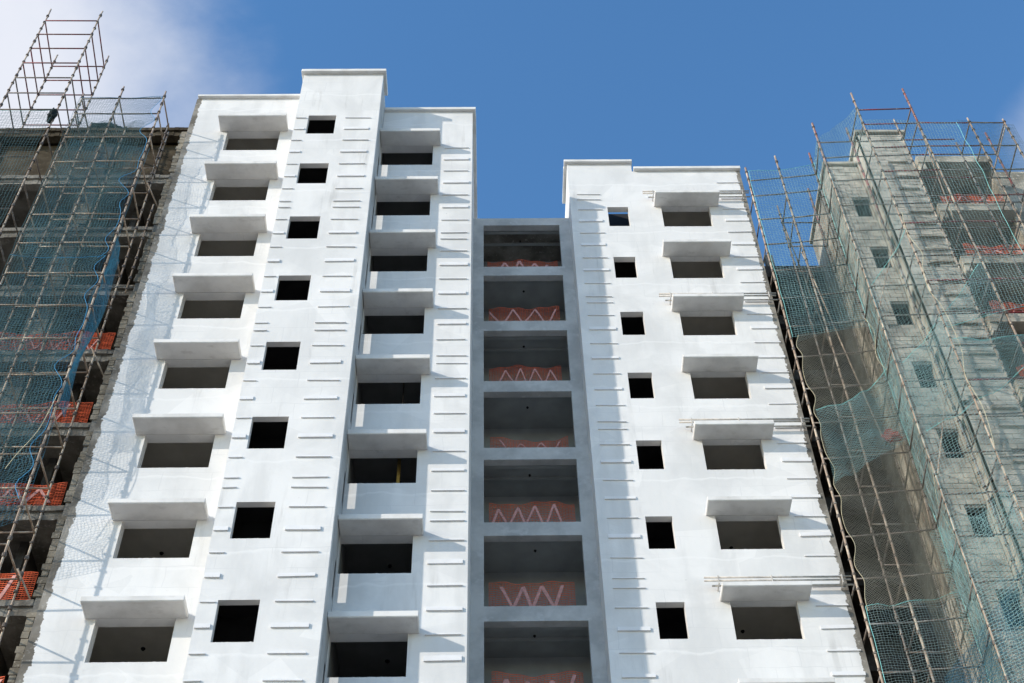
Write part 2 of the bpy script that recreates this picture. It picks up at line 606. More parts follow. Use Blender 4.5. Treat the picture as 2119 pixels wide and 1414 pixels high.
# --- windows, rooms, canopies
for n in range(NS):
    z = sf(n)
    reveal(-8.8, -7.03, z - 1.2, z, YA, .28, BLK, M['plaster'])
    reveal(-6.02, -5.10, z - 1.17, z, YB, .18, BLK, M['plaster'])
    reveal(-3.66, -1.90, z - 1.2, z, YC, .28, BLK, M['plaster'])
    reveal(4.145, 4.88, z - 1.18, z, YR, .22, BLK, M['plaster'])
    reveal(6.04, 7.74, z - 1.22, z, YR, .22, BLK, M['plaster'])
    reveal(-.215, 2.48, z - 2.37, z + .13, YM, .25, BLK, M['grey_render_and_shade'], False)
    j = rnd.uniform(-.06, .06)
    room(-9.8, -6.55, YA + .281, 28.6, z - 2.1, z + .70, BLK, M['inner'], (-8.24 + j, 26.65))
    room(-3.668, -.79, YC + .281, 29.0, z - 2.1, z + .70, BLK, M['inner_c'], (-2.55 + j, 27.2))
    room(5.35, 8.8, YR + .221, 31.6, z - 2.1, z + .70, BLK, M['inner'], (6.72 + j, 29.9))
    canopy(-9.05, -6.77, 24.14, YA, z, .14, BLK)
    canopy(-3.672, -1.646, 24.75, YC, z, .16, BLK)
    canopy(5.79, 8.06, 27.27, YR, z, .14, BLK)
    # the deep balcony behind each frame opening
    rb = room(-.45, 2.72, YM + .251, 30.45, z - 2.45, z + .33, BLK, M['balc'], (1.15 + j, 29.55))
    if n % 2 == 0:
        b = MB()
        b.box(-.44, 2.71, YM + .30, YM + .42, z + .17, z + .325)
        b.build('downstand_beam', M['balc'], BLK)
        b = MB()
        b.box(-.44, 2.71, 29.62, 29.70, z + .24, z + .325)
        b.build('downstand_beam', M['balc'], BLK)
# lift-like shafts behind the small windows
m = MB()
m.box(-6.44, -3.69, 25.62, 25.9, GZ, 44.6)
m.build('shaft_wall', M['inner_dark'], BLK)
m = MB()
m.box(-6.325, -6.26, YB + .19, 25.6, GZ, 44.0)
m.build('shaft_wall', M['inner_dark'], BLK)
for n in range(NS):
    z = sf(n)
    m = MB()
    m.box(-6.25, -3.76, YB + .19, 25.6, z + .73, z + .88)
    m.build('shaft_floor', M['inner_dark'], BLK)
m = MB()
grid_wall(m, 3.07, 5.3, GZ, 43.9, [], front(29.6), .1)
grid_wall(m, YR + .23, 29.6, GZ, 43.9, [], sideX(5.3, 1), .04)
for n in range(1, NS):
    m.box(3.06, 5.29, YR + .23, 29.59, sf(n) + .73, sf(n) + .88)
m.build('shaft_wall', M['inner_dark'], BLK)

# --- ledges: short projecting bars, same levels on every strip
LEV = [(0, 0), (-.33, 0), (-.98, 0), (-1.72, 1), (-2.41, 0), (-3.15, 1), (-3.86, 0), (-4.59, 1), (-5.29, 0)]


def ledge_mesh(w, h, d):
    m = MB()
    m.box(0, w, -d, 0, 0, h, .0015)
    m.box(w * .46, w * .46 + .02, -d - .004, -.001, -.006, h * .3)
    return m.mesh('ledge', M['ledge'])


strips = [(-6.43, -6.08, YB, 41.7), (-4.78, -3.94, YB, 41.7), (-1.52, -.68, YC, 41.7), (3.1, 3.95, YR, 43), (8.2, 9.03, YR, 43.6)]
for (x0, x1, Y, top) in strips:
    w = x1 - x0
    thin = [ledge_mesh(w, .036, .036) for _ in range(2)]
    thick = [ledge_mesh(w, .12, .038) for _ in range(2)]
    for kk in range(-1, 5):
        for dz, t in LEV:
            z = 42.57 - 6 * kk + dz
            if z > top or z < 15.5:
                continue
            q = Matrix.Rotation(rnd.gauss(0, .009), 3, 'Y').to_quaternion()
            inst('ledge', rnd.choice(thick if t else thin), (x0 + rnd.uniform(-.012, .012), Y - .002, z), BLK, (rnd.uniform(.97, 1.02), rnd.uniform(.85, 1.15), rnd.uniform(.75, 1.2)), q)

# --- pipe runs over every other canopy of the right wing
for n in (0, 2, 4, 6, 8):
    z = sf(n)
    m = MB()
    for (y, dz, xa, xb) in ((27.60, .56, 5.42, 9.2), (27.62, .47, 5.42, 9.18), (27.74, .40, 5.62, 9.24)):
        m.line([(xa, y, z + dz), (xb, y, z + dz)], .026, 8)
    p = m.build('pipe_run', M['galv'], BLK, True)
    for x in (5.78, 7.15, 8.95):
        b = MB()
        b.box(x - .015, x + .015, 27.56, 27.59, z + .33, z + .60)
        b.box(x - .014, x + .014, 27.591, 27.878, z + .34, z + .365)
        b.build('bracket', M['galv'], p)
    for c in p.children:
        c.matrix_parent_inverse = Matrix.Identity(4)

# ------------------------------------------------------------------ orange barriers


def barrier(label, x0, x1, y, z0, h, cat_group, seed, sag=.05, tape=True, cell=.075, thick=1.15):
    r = random.Random(seed)
    L = x1 - x0
    ph = [r.uniform(0, 6.28) for _ in range(4)]

    def P(u, v):
        s = .5 + .5 * math.sin(3.1 * u + ph[0])
        return np.array([x0 + L * u, y + .05 * math.sin(9 * u + ph[1] + v) * v + .03 * math.sin(23 * u + ph[2]),
                         z0 + h * v * (1 - sag * 4 * u * (1 - u) * s - sag * .5 * math.sin(7 * u + ph[3]))])
    m = MB()
    nu, nv = max(3, int(L / cell)), max(3, int(h / (cell * .72)))
    us = np.linspace(0, 1, max(20, nu // 2))
    for jv in range(nv + 1):
        m.line([P(u, jv / nv) for u in us], thick * (.008 if jv in (0, nv) else r.uniform(.005, .0078)), 3)
    vs = np.linspace(0, 1, 6)
    for i in range(nu + 1):
        m.line([P(i / nu, v) for v in vs], .004 * thick, 3)
    o = m.build('safety_barrier', M['orange'])
    tag(o, label, 'barrier', cat_group)
    if tape:
        t = MB()
        nz = max(2, round(L / r.uniform(.30, .40)))
        s0, s1, od = r.uniform(0, .16), r.uniform(.84, 1), seed % 2
        kn = [s0 + (s1 - s0) * (i + r.uniform(-.12, .12)) / nz for i in range(nz + 1)]
        kv = [(.88 if (i + od) % 2 else .14) + r.uniform(-.1, .06) for i in range(nz + 1)]
        for i in range(nz):
            u0, u1 = kn[i], kn[i + 1]
            a, b = kv[i], kv[i + 1]
            for q in range(6):
                f0, f1 = q / 6, (q + 1) / 6
                w = (.034 + .012 * math.sin(seed)) / L
                pts = []
                for f in (f0, f1):
                    u, v = u0 + (u1 - u0) * f, a + (b - a) * f
                    for s in (-w, w):
                        pts.append(P(min(1, max(0, u + s)), v) + np.array([0, -.016, 0]))
                t.quad(*map(tuple, (pts[0], pts[1], pts[3], pts[2])))
        c = t.build('zigzag_tape', M['tape'])
        c.parent = o
    return o


ordn = ['topmost', 'second', 'third', 'fourth', 'fifth', 'sixth', 'seventh', 'eighth', 'ninth']
for n in range(8):
    d = [.75, 1.02, 1.0, .8, 1.0, 1.08, 1.05, 1.05][n]
    barrier('sagging orange mesh barrier in the %s central balcony opening from the top' % ordn[n],
            -.12 + rnd.uniform(0, .12), 2.36 - rnd.uniform(0, .18), YM + .27 + rnd.uniform(0, .08), sf(n) - 2.36, d, 'balcony barriers', 40 + n, (.02, .05, .03, .26, .09, .02, .06, .12)[n], cell=.085)

# ------------------------------------------------------------------ steel prop and timber prop in two windows
m = MB()
m.line([(-2.42, 26.1, sf(5) - 2.09), (-2.42, 26.1, sf(5) + .69)], .05, 10)
tag(m.build('timber_prop', M['timber'], None, True), 'yellow round timber prop standing inside a shaded window', 'prop')
m = MB()
m.line([(-2.45, 26.2, sf(4) - 2.09), (-2.45, 26.2, sf(4) + .69)], .024, 8)
m.line([(-2.45, 26.2, sf(4) - .7), (-2.45, 26.2, sf(4) - .5)], .04, 8)
tag(m.build('steel_prop', M['grey'], None, True), 'thin grey steel prop standing inside a shaded window above the timber prop', 'prop')

# ------------------------------------------------------------------ block walls


def block_mesh(seed, mat='block'):
    r = random.Random(seed)
    m = MB()
    m.box(0, 1, 0, 1, 0, 1)
    m.v = [(x + r.uniform(-.02, .02), y, z + r.uniform(-.03, .03)) for x, y, z in m.v]
    return m.mesh('block', M[mat])


BMESH = [block_mesh(i, 'block') for i in range(6)]
DMESH = [block_mesh(i, 'block_grimy') for i in range(6)]


def laid(x0, x1, z0, z1, ops, bl=.40, bh=.20, seed=1):
    """positions of blocks laid in running bond, cut at openings"""
    r = random.Random(seed)
    out = []
    z, c = z0, 0
    while z < z1 - .05:
        h = min(bh, z1 - z) - .015
        x = x0 - (bl / 2 if c % 2 else 0)
        while x < x1 - .02:
            a, b = max(x, x0), min(x + bl, x1) - .014
            segs = [(a, b)]
            for (oa, ob, oc, od) in ops:
                if z + h > oc and z < od:
                    nx = []
                    for (p, q) in segs:
                        if q <= oa or p >= ob:
                            nx.append((p, q))
                        else:
                            if oa - p > .06:
                                nx.append((p, oa))
                            if q - ob > .06:
                                nx.append((ob, q))
                    segs = nx
            for (p, q) in segs:
                if q - p > .05 and r.random() > .012:
                    out.append((p, q, z, z + h, r.uniform(-.008, .012)))
            x += bl
        z += bh
        c += 1
    return out


def lay_blocks(items, parent, most, meshes=None, mat='block'):
    """items: (fn, p, q, za, zb, proud) ; the ones that show largest become objects"""
    def in_view(it):
        fn, p, q, a, b, pr = it
        v = np.array(fn((p + q) / 2, 0, (a + b) / 2))
        d = v @ cf_
        return d > 0 and abs(v @ cr_ / d * 2943) < 1075 and -730 < v @ cu_ / d * 2943 < 730, d
    items = sorted(items, key=lambda it: (not in_view(it)[0], in_view(it)[1]))
    for it in items[:most]:
        fn, p, q, a, b, pr = it
        P0, P1, P2 = Vector(fn(p, -.02 - pr, a)), Vector(fn(q, -.02 - pr, a)), Vector(fn(p, .015, a))
        ex, ey = P1 - P0, P2 - P0
        o = bpy.data.objects.new('block', rnd.choice(meshes or BMESH))
        COL.objects.link(o)
        mw = Matrix(((ex.x, ey.x, 0, P0.x), (ex.y, ey.y, 0, P0.y), (ex.z, ey.z, b - a, P0.z), (0, 0, 0, 1)))
        o.matrix_basis = mw
        adopt(o, parent)
    rest = MB()
    for fn, p, q, a, b, pr in items[most:]:
        pts = [fn(x, d, z) for z in (a, b) for (x, d) in ((p, -.02 - pr), (q, -.02 - pr), (q, .015), (p, .015))]
        n = len(rest.v)
        rest.v += pts
        for f in ((3, 2, 1, 0), (4, 5, 6, 7), (0, 1, 5, 4), (1, 2, 6, 5), (2, 3, 7, 6), (3, 0, 4, 7)):
            rest.f.append(tuple(n + i for i in f))
    if rest.f:
        o = rest.build('blockwork', M[mat], parent)
        o['kind'] = 'stuff'


# ------------------------------------------------------------------ unfinished block on the left
LB = empty('unfinished_block', (-15, 28, GZ), 'raw concrete frame of an unfinished block behind scaffolding at the left', 'building')
for n in range(NS):
    z = sf(n) + .88
    m = MB()
    # slab edge with an upper lip and a lower beam, both rough
    xs = np.linspace(-24, -10.14, 90)
    for i in range(len(xs) - 1):
        a, b = xs[i], xs[i + 1]
        y1, y2 = 25.1 + rnd.uniform(-.012, .012), 25.17 + rnd.uniform(-.012, .012)
        zt, zb = z + rnd.uniform(-.012, .012), z - .42 + rnd.uniform(-.012, .012)
        m.quad((a, y1, z - .17), (b, y1, z - .17), (b, y1, zt), (a, y1, zt))
        m.quad((a, y2, zb), (b, y2, zb), (b, y2, z - .172), (a, y2, z - .172))
        m.quad((a, y1, z - .17), (b, y1, z - .17), (b, y2, z - .172), (a, y2, z - .172))
        m.quad((a, y2, zb), (b, y2, zb), (b, 25.45, zb), (a, 25.45, zb))
    m.box(-24, -10.14, 25.45, 31, z - .17, z - .003)
    m.quad((-24, 25.1, z - .004), (-10.14, 25.1, z - .004), (-10.14, 25.46, z - .004), (-24, 25.46, z - .004))
    m.box(-24, -10.14, 25.38, 25.45, z - .42, z - .172)
    m.build('floor_slab', M['raw'] if n else M['brown'], LB)
    m = MB()
    if n == 0:
        m.box(-24, -10.14, 25.55, 25.75, z - 2.98, z - .43)
    else:
        m.box(-24, -10.14, 28.2, 28.4, z - 2.98, z - .18)
        for x in (-11.6, -14.1, -17.5, -20.5):
            m.box(x - .1, x + .1, 26.2, 28.19, z - 2.98, z - .18)
    m.build('inner_wall', M['brown'] if n == 0 else M['raw_dark'], LB)
    for x in (-13.05, -16.9, -20.4):
        m = MB()
        m.box(x - .3, x + .3, 25.42, 25.75, z - 2.99, z - .42)
        m.build('column', M['raw_dark'], LB)
m = MB()
m.box(-24, -10.14, 31, 31.3, GZ, 42.4)
m.box(-24.3, -24.001, 25.1, 31, GZ, 42.6)
m.build('wall', M['raw_dark'], LB)
m = MB()
m.box(-10.40, -10.165, 25.03, 25.4, GZ, 42.2)
m.build('pier', M['mortar'], LB)
items = []
for n in range(NS):
    zt = sf(n) + .44
    for it in laid(-10.45, -10.17, zt - 2.55, zt, [], .36, .2, n):
        items.append((front(25.02),) + (it[0] + rnd.uniform(-.03, .03), it[1]) + it[2:4] + (it[4],))
    if n:
        for it in laid(-13.3, -12.7, zt - 2.55, zt - rnd.choice((.8, 1.2, 1.6)), [], .4, .2, 20 + n):
            items.append((front(25.40),) + it)
lay_blocks(items, LB, 300, DMESH, 'block_grimy')

for i, n in enumerate(range(4, 9)):
    z = sf(n) + .88
    barrier('orange mesh barrier on the left concrete frame, %s from the top' % ordn[i], -14.3, -10.58, 25.2, z + .02, .84,
            'barriers on the left frame', 70 + n, .03, thick=1.7)

# ------------------------------------------------------------------ unfinished block on the right
RB = empty('unfinished_block', (14, 28, GZ), 'grey blockwork block behind netted scaffolding at the right', 'building')
ops1 = [(12.72, 13.33, sf(n) - 1.15, sf(n) - .08) for n in range(NS)]
mb = grid_wall(MB(), 12.2, 13.4, GZ, 43.85, ops1, front(27.57), .2)
mb.build('wall', M['mortar'], RB)
mb = grid_wall(MB(), 27.55, 31.0, GZ, 43.85, [], sideX(12.195, 1), .15)
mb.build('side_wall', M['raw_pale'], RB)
mb = grid_wall(MB(), 13.35, 15.0, GZ, 44.55, [], front(26.67), .15)
mb.build('wall', M['mortar'], RB)
sl2 = [(26.98, 27.36, sf(n) - 1.2, sf(n) - .1) for n in range(NS)]
mb = grid_wall(MB(), 26.67, 29.0, GZ, 44.55, sl2, sideX(13.35, 1), .15)
mb.build('side_wall', M['raw_pale'], RB)
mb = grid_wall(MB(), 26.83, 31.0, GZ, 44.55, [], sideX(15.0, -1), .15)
mb.build('side_wall', M['raw_dark'], RB)  # darker colour on this side only, to deepen the shade in the balconies
for bx in ((12.36, 13.34, 27.78, 30.8, 43.3, 43.5), (13.51, 14.84, 26.83, 30.8, 44.0, 44.2)):
    mb = MB()
    mb.box(*bx)
    mb.build('roof', M['raw'], RB)
for n in range(NS):
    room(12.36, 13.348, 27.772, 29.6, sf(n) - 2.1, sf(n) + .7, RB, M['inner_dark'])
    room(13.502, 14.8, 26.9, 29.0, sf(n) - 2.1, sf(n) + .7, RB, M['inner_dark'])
for (a, b, c, d, e) in ((12.1, 13.33, 27.43, 27.75, 43.85), (13.25, 15.12, 26.53, 26.85, 44.56)):
    mb = MB()
    mb.box(a, b, c, d, e, e + .15, .006)
    mb.build('coping', M['raw_pale'], RB, bevel=.01)
mb = MB()
mb.box(12.09, 12.28, 27.752, 31.0, 43.852, 43.99, .004)
mb.box(13.25, 13.42, 26.852, 29.0, 44.56, 44.7, .004)
mb.build('coping', M['raw_pale'], RB)
items = [(front(27.55),) + it for it in laid(12.22, 13.34, 13.0, 43.84, ops1, .4, .2, 3)]
items += [(front(26.65),) + it for it in laid(13.36, 14.99, 13.0, 44.5, [], .4, .2, 4)]
lay_blocks(items, RB, 300)
for n in range(NS):
    z = sf(n) + .9
    m = MB()
    m.box(15.003, 17.6, 26.4, 30.5, z - .4, z, .01)
    m.build('floor_slab', M['raw_pale'], RB)
    m = MB()
    m.box(15.02, 15.22, 26.45, 26.75, z - .75, z - .402, .012)
    m.build('stub_column', M['raw_pale'], RB)
    if n:
        barrier('crumpled orange mesh barrier on the right block, %s balcony from the top' % ordn[n - 1] if n < 7 else
                'orange mesh barrier low on the right block, %s balcony from the top' % ordn[n - 1], 15.3, 17.4, 26.55, z + .01, .75,
                'barriers on the right block', 90 + n, .14)
m = MB()
m.box(15.0, 22, 29.2, 29.4, GZ, 42.2)
m.box(12.3, 15, 30.8, 31, GZ, 43.8)
m.build('inner_wall', M['raw_dark'], RB)
m = MB()
m.box(17.55, 17.75, 26.7, 29.19, GZ, 42.2, .004)
m.box(17.752, 22, 27.4, 27.6, GZ, 43.2, .004)
m.build('wall', M['raw_pale'], RB)
rl = MB()
rl.box(0, .85, -.09, 0, 0, .1, .004)
rl = rl.mesh('ledge', M['raw_pale'])
for kk in range(5):
    for dz, t_ in LEV:
        z = 42.57 - 6 * kk + dz
        if z > 15.5 and (t_ or rnd.random() < .6):
            inst('ledge', rl, (14.05 + rnd.uniform(-.03, .03), 26.638, z), RB, (rnd.uniform(.75, 1), 1, 1))
# set-back bay between the white block and the blockwork
opsW = [(9.5, 11.9, sf(n) - 2.37, sf(n) + .13) for n in range(1, NS)] + [(9.5, 11.9, sf(0) - 2.37, sf(0) - .1)]
grid_wall(MB(), 9.13, 12.19, GZ, 42.35, opsW, front(30.9), .25).build('balcony_frame', M['raw_dark'], RB)  # dark concrete colour here stands in for deeper shade inside the bay
m = MB()
m.box(9.13, 12.19, 31.16, 33.4, 42.0, 42.2)
m.build('roof', M['raw'], RB)
for n in range(NS):
    room(9.3, 12.1, 31.152, 33.2, sf(n) - 2.45, sf(n) + .33 if n else sf(0) + .15, RB, M['raw_dark'])
for x in (9.55, 10.25):
    m = MB()
    m.box(x, x + .28, 30.9, 31.15, 42.352, 43.05, .015)
    m.build('stub_column', M['raw_pale'], RB)

# ------------------------------------------------------------------ scaffolding


def tube_mesh(name, mat, r=.024, n=8):
    return MB().line([(0, 0, 0), (0, 0, 1)], r, n).mesh(name, mat, True)


TUBE = {c: tube_mesh('tube', M[c]) for c in ('tan', 'grey', 'red', 'maroon')}


def bar(name, p, q, col, parent):
    p, q = Vector(p), Vector(q)
    d = q - p
    return inst(name, TUBE[col], p, parent, (1, 1, d.length), d.to_track_quat('Z', 'Y'))


def post(x, y, z0, z1, col, parent, r=.026, lean=0.0, off=0.0):
    """a standard: tube, with its cups as a sub-part"""
    m = MB()
    zs = [z0] + list(np.arange(max(z0, 12) + 2, z1, 2.0)) + [z1]
    pts = [(x + rnd.gauss(0, .006), y + rnd.gauss(0, .006), z) for z in zs]
    m.line(pts, r, 8)
    o = m.build('standard', M[col], parent, True)
    c = MB()
    z = math.floor(max(z0, 14)) + .15 + off
    while z < z1 - .1:
        if z > z0:
            h = rnd.choice((.05, .06, .11))
            c.line([(x, y, z), (x, y, z + h)], .052, 8)
        z += .5
    cc = c.build('cup', M['cup'])
    cc['kind'] = 'stuff'
    cc.parent = o
    cc.matrix_parent_inverse = Matrix.Identity(4)
    cc.matrix_basis = Matrix.Identity(4)
    # the standard's own world transform is identity, the cup keeps its place
    return o


# right scaffold ----------------------------------------------------
RS = empty('scaffold', (13, 26, GZ), 'tall tube scaffold with red tipped posts wrapped round the right blockwork', 'scaffold')
RLEV = [42.6, 41.62] + [40.15 - 1.467 * i for i in range(18)]
P1, P2, P3 = (9.2, 27.35), (10.36, 27.25), (11.57, 27.11)
P4, PR, PW = (11.48, 25.8), (12.6, 25.75), (14.4, 25.7)
P5, P6, P7, P8 = (12.62, 24.5), (14.46, 24.45), (16.22, 24.45), (17.4, 24.45)
PX, PY = (16.2, 25.7), (17.4, 25.7)
B1, B2 = (10.39, 28.5), (11.68, 28.5)
for (p, top, col) in ((P1, 43.45, 'tan'), (P2, 44.1, 'tan'), (P3, 44.0, 'grey'), (P4, 43.9, 'tan'), (PR, 43.45, 'grey'), (PW, 44.0, 'tan'),
                      (P5, 43.75, 'tan'), (P6, 41.7, 'tan'), (P7, 41.95, 'tan'), (P8, 41.85, 'tan'), (PX, 42.4, 'grey'), (PY, 43.0, 'grey'),
                      (B1, 42.75, 'grey'), (B2, 43.8, 'grey')):
    post(p[0], p[1], GZ, top, col, RS, .033 if p in (P1, P2, P4, P5, P6) else .029)
# freshly painted extensions clamped to the tops
for (p, a, b) in ((P1, 41.6, 43.47), (P4, 40.6, 43.93), (P6, 41.3, 43.95), (P3, 43.3, 44.05), (PR, 37.5, 43.5), (B2, 40.5, 43.83), (PY, 39.5, 43.05)):
    m = MB()
    m.line([(p[0] + .004, p[1] - .003, a), (p[0] + .004, p[1] - .003, b)], .035, 8)
    e = m.build('painted_standard', M['red'], RS, True)
    c = MB()
    z = math.ceil(a * 2) / 2 + .1
    while z < b - .1:
        c.line([(p[0], p[1], z), (p[0], p[1], z + .05)], .045, 8)
        z += .5
    cc = c.build('cup', M['cup'])
    cc['kind'] = 'stuff'
    cc.parent = e
for i, z in enumerate(RLEV):
    if z < 14:
        break
    jz = lambda: z + rnd.uniform(-.03, .03)

    def lg(a, b, col, dz=0.0):
        bar('ledger', (a[0], a[1], z + dz + rnd.uniform(-.02, .02)), (b[0], b[1], z + dz + rnd.uniform(-.02, .02)), col, RS)
    lg(P1, P2, 'grey'), lg(P2, P3, 'grey'), lg(P3, P4, 'grey')
    lg(P4, PR, 'grey'), lg(PR, PW, 'grey')
    if z < 42.7:
        lg(PW, PX, 'maroon' if rnd.random() < .6 else 'grey', .02)
    if z < 42:
        lg(P6, P7, 'maroon' if rnd.random() < .55 else 'grey')
        lg(P7, P8, 'maroon' if rnd.random() < .3 else 'grey')
        lg(PX, PY, 'grey')
        lg(P7, PX, 'grey', .03), lg(P8, PY, 'grey', .03)
        lg(B1, B2, 'grey', .05)
        lg(P2, B1, 'grey', -.05)
        lg(P3, B2, 'grey', -.05)
        lg(P1, (9.2, 28.5), 'grey', -.05)
    lg(P5, P6, 'maroon' if (i < 4 or rnd.random() < .6) else 'grey')
    lg(P5, PR, 'grey', .03), lg(P6, PW, 'grey', .03)
for (a, za, b, zb) in ((P7, 38.7, P8, 41.5), (PX, 35.8, P8, 38.6), (P6, 41.4, (14.9, 25.7), 37.5), (B1, 42.0, (11.2, 29.6), 36), ((10.8, 28.6), 40, (11.4, 28.2), 30),
                       (P3, 34, (11.9, 28.4), 29), (P3, 30, (11.8, 28.6), 24), (P3, 27, (11.6, 28.6), 20), (P4, 33, PR, 36.2), (P4, 26, PR, 29.5)):
    bar('brace', (a[0], a[1], za), (b[0], b[1], zb), 'tan', RS)

# left scaffold -----------------------------------------------------
LS = empty('scaffold', (-12, 24, GZ), 'tan tube scaffold with blue netting beside the ragged plaster edge', 'scaffold')
LL = [42.1, 41.08] + [41.08 - 1.465 * i for i in range(1, 19)]
FX, LF, LBK = (-10.83, -12.31, -13.55), 23.65, 24.85
for x, top in zip(FX, (42.55, 42.9, 42.4)):
    post(x, LF, GZ, top, 'tan', LS, .028)
    post(x, LBK, GZ, {-10.83: 41.9, -12.31: 42.3, -13.55: 42.6}[x], 'tan', LS)
post(-10.88, 24.78, 38.6, 42.35, 'grey', LS, .022)
post(-10.55, 24.9, 33.0, 37.6, 'tan', LS, .024)
for i, z in enumerate(LL):
    if z < 13:
        break
    for a, b in ((0, 1), (1, 2)):
        bar('ledger', (FX[a], LF, z), (FX[b], LF, z + rnd.uniform(-.03, .03)), 'grey' if i < 2 else 'tan', LS)
        if i > 1:
            bar('ledger', (FX[a], LBK, z + .03), (FX[b], LBK, z + .03 + rnd.uniform(-.03, .03)), 'tan', LS)
    for x in FX:
        bar('transom', (x, LF, z - .03), (x, LBK, z - .03), 'tan', LS)
for (z0, dx) in ((38.2, .25), (29.9, .4), (21.9, .45)):
    bar('tie_tube', (-10.9, 24.7, z0 + .35), (-10.4, 25.5, z0 - .45), 'tan', LS)

# free-standing red tower above it -----------------------------------
TW = empty('scaffold_tower', (-15.2, 24.5, GZ), 'tall scaffold tower with dark red bars against the cloud', 'scaffold')
TLV = [47.81, 46.74, 45.67, 44.6, 43.55, 42.5]
for (x, y, z0, top) in ((-16.12, 23.65, GZ, 48.7), (-14.2, 23.65, GZ, 48.55), (-16.24, 25.5, 42.66, 48.7), (-14.3, 25.5, 42.66, 48.6)):
    post(x, y, z0, top, 'tan', TW, .027)
for i, z in enumerate(TLV):
    c = 'maroon' if i < 4 else 'grey'
    bar('ledger', (-16.12, 23.65, z), (-14.2, 23.65, z - .03), c, TW)
    bar('ledger', (-16.24, 25.5, z), (-14.3, 25.5, z - .03), 'maroon', TW)
    bar('transom', (-16.12, 23.65, z - .03), (-16.24, 25.5, z - .03), c, TW)
    bar('transom', (-14.2, 23.65, z - .06), (-14.3, 25.5, z - .06), c, TW)
for i in range(16):
    z = 41.4 - 1.465 * i
    bar('ledger', (-16.12, 23.65, z), (-14.2, 23.65, z - .02), 'grey', TW)
    bar('transom', (-14.2, 23.65, z - .04), (-14.2, 24.95, z - .04), 'grey', TW)

# ------------------------------------------------------------------ nets


def net(label, P, nu, nv, r, mat, group=None, diag=False, seed=0, wob=.25, rope=None, ropes='', holes=0, name='safety_net'):
    """a knotted net: cords as thin tubes over the sheet P(u, v), v downward"""
    rg = np.random.default_rng(seed)
    U, V = np.meshgrid(np.linspace(0, 1, nu + 1), np.linspace(0, 1, nv + 1), indexing='ij')
    G = np.empty((nu + 1, nv + 1, 3))
    for i in range(nu + 1):
        for j in range(nv + 1):
            G[i, j] = P(U[i, j], V[i, j])
    cell = np.linalg.norm(G[0, 0] - G[1, 0])
    G[1:-1, 1:-1] += rg.normal(0, cell * wob * .35, (nu - 1, nv - 1, 3)) * np.array([1, .6, 1])
    verts, faces = [], []

    def cord(idx):
        Q = np.array([G[i, j] for (i, j) in idx])
        T = np.gradient(Q, axis=0)
        T /= np.maximum(np.linalg.norm(T, axis=1, keepdims=True), 1e-9)
        A = np.cross(T, np.array([0.12, 0.97, 0.2]))
        A /= np.maximum(np.linalg.norm(A, axis=1, keepdims=True), 1e-9)
        B = np.cross(T, A)
        base = len(verts)
        ring = np.stack([Q + r * (A * c_ + B * s_) for c_, s_ in ((1, 0), (-.5, .866), (-.5, -.866))], 1)
        verts.extend(ring.reshape(-1, 3).tolist())
        for s in range(len(idx) - 1):
            a = base + 3 * s
            for k_ in range(3):
                b = (k_ + 1) % 3
                faces.append((a + k_, a + b, a + 3 + b, a + 3 + k_))
    if not diag:
        for i in range(nu + 1):
            cord([(i, j) for j in range(nv + 1)])
        for j in range(nv + 1):
            cord([(i, j) for i in range(nu + 1)])
    else:
        for s in range(-nv, nu + 1):
            a = [(s + t, t) for t in range(nv + 1) if 0 <= s + t <= nu]
            if len(a) > 1:
                cord(a)
        for s in range(0, nu + nv + 1):
            a = [(s - t, t) for t in range(nv + 1) if 0 <= s - t <= nu]
            if len(a) > 1:
                cord(a)
    me = bpy.data.meshes.new(name)
    me.from_pydata([tuple(v) for v in verts], [], faces)
    me.materials.append(M[mat])
    o = bpy.data.objects.new(name, me)
    COL.objects.link(o)
    tag(o, label, 'net', group)
    if rope:
        for e in ropes:
            pts = {'l': G[0], 'r': G[-1], 't': G[:, 0], 'b': G[:, -1]}[e]
            t = MB()
            t.line(pts[::2] if len(pts) > 30 else pts, .006 if rope == 'rope_cream' else .008, 5)
            c = t.build('edge_rope', M[rope])
            c.parent = o
    return o


def sheet(pa, pb, zt, zb, bul=.06, sag=0.0, seed=0, period=1.467, phase=0.0, edge=(0.0, 0.0), fold=0.0):
    """hanging sheet between plan points pa and pb; bellies between the ledgers, outward -y"""
    def P(u, v):
        z0 = zt[0] + (zt[1] - zt[0]) * u - sag * 4 * u * (1 - u)
        z1 = zb[0] + (zb[1] - zb[0]) * u
        z = z0 + (z1 - z0) * v
        w = math.sin(math.pi * ((z + phase) / period))
        e0 = edge[0] * (.5 + .5 * math.sin(2.1 * z + seed)) * w * w
        e1 = edge[1] * (.5 + .5 * math.sin(1.7 * z + seed * 2)) * w * w
        uu = e0 + u * (1 - e0 - e1)
        x = pa[0] + (pb[0] - pa[0]) * uu
        y = pa[1] + (pb[1] - pa[1]) * uu
        b = .6 * bul * (w * w) * (.5 + .5 * math.sin(3 * u + z * .8 + seed)) + .03 * mnoise.noise(Vector((x * 1.3 + seed, z * .9, seed))) \
            + .05 * mnoise.noise(Vector((x * .6, z * .35 + seed, 3.0)))
        if fold:
            b += fold * math.sin(16 * u + 2.5 * mnoise.noise(Vector((u * 2, z * .5, seed)))) * (.4 + .6 * abs(math.sin(z * .9 + seed)))
            b += fold * .8 * mnoise.noise(Vector((u * 7, z * 1.6, seed + 2.0)))
        return np.array([x + .02 * mnoise.noise(Vector((z * 1.1, x, seed + 5.0))), y - .035 - b, z + .05 * mnoise.noise(Vector((x * .9, z * .5, seed + 9.0)))])
    return P


def nn(a, c):
    return max(2, int(round(a / c)))


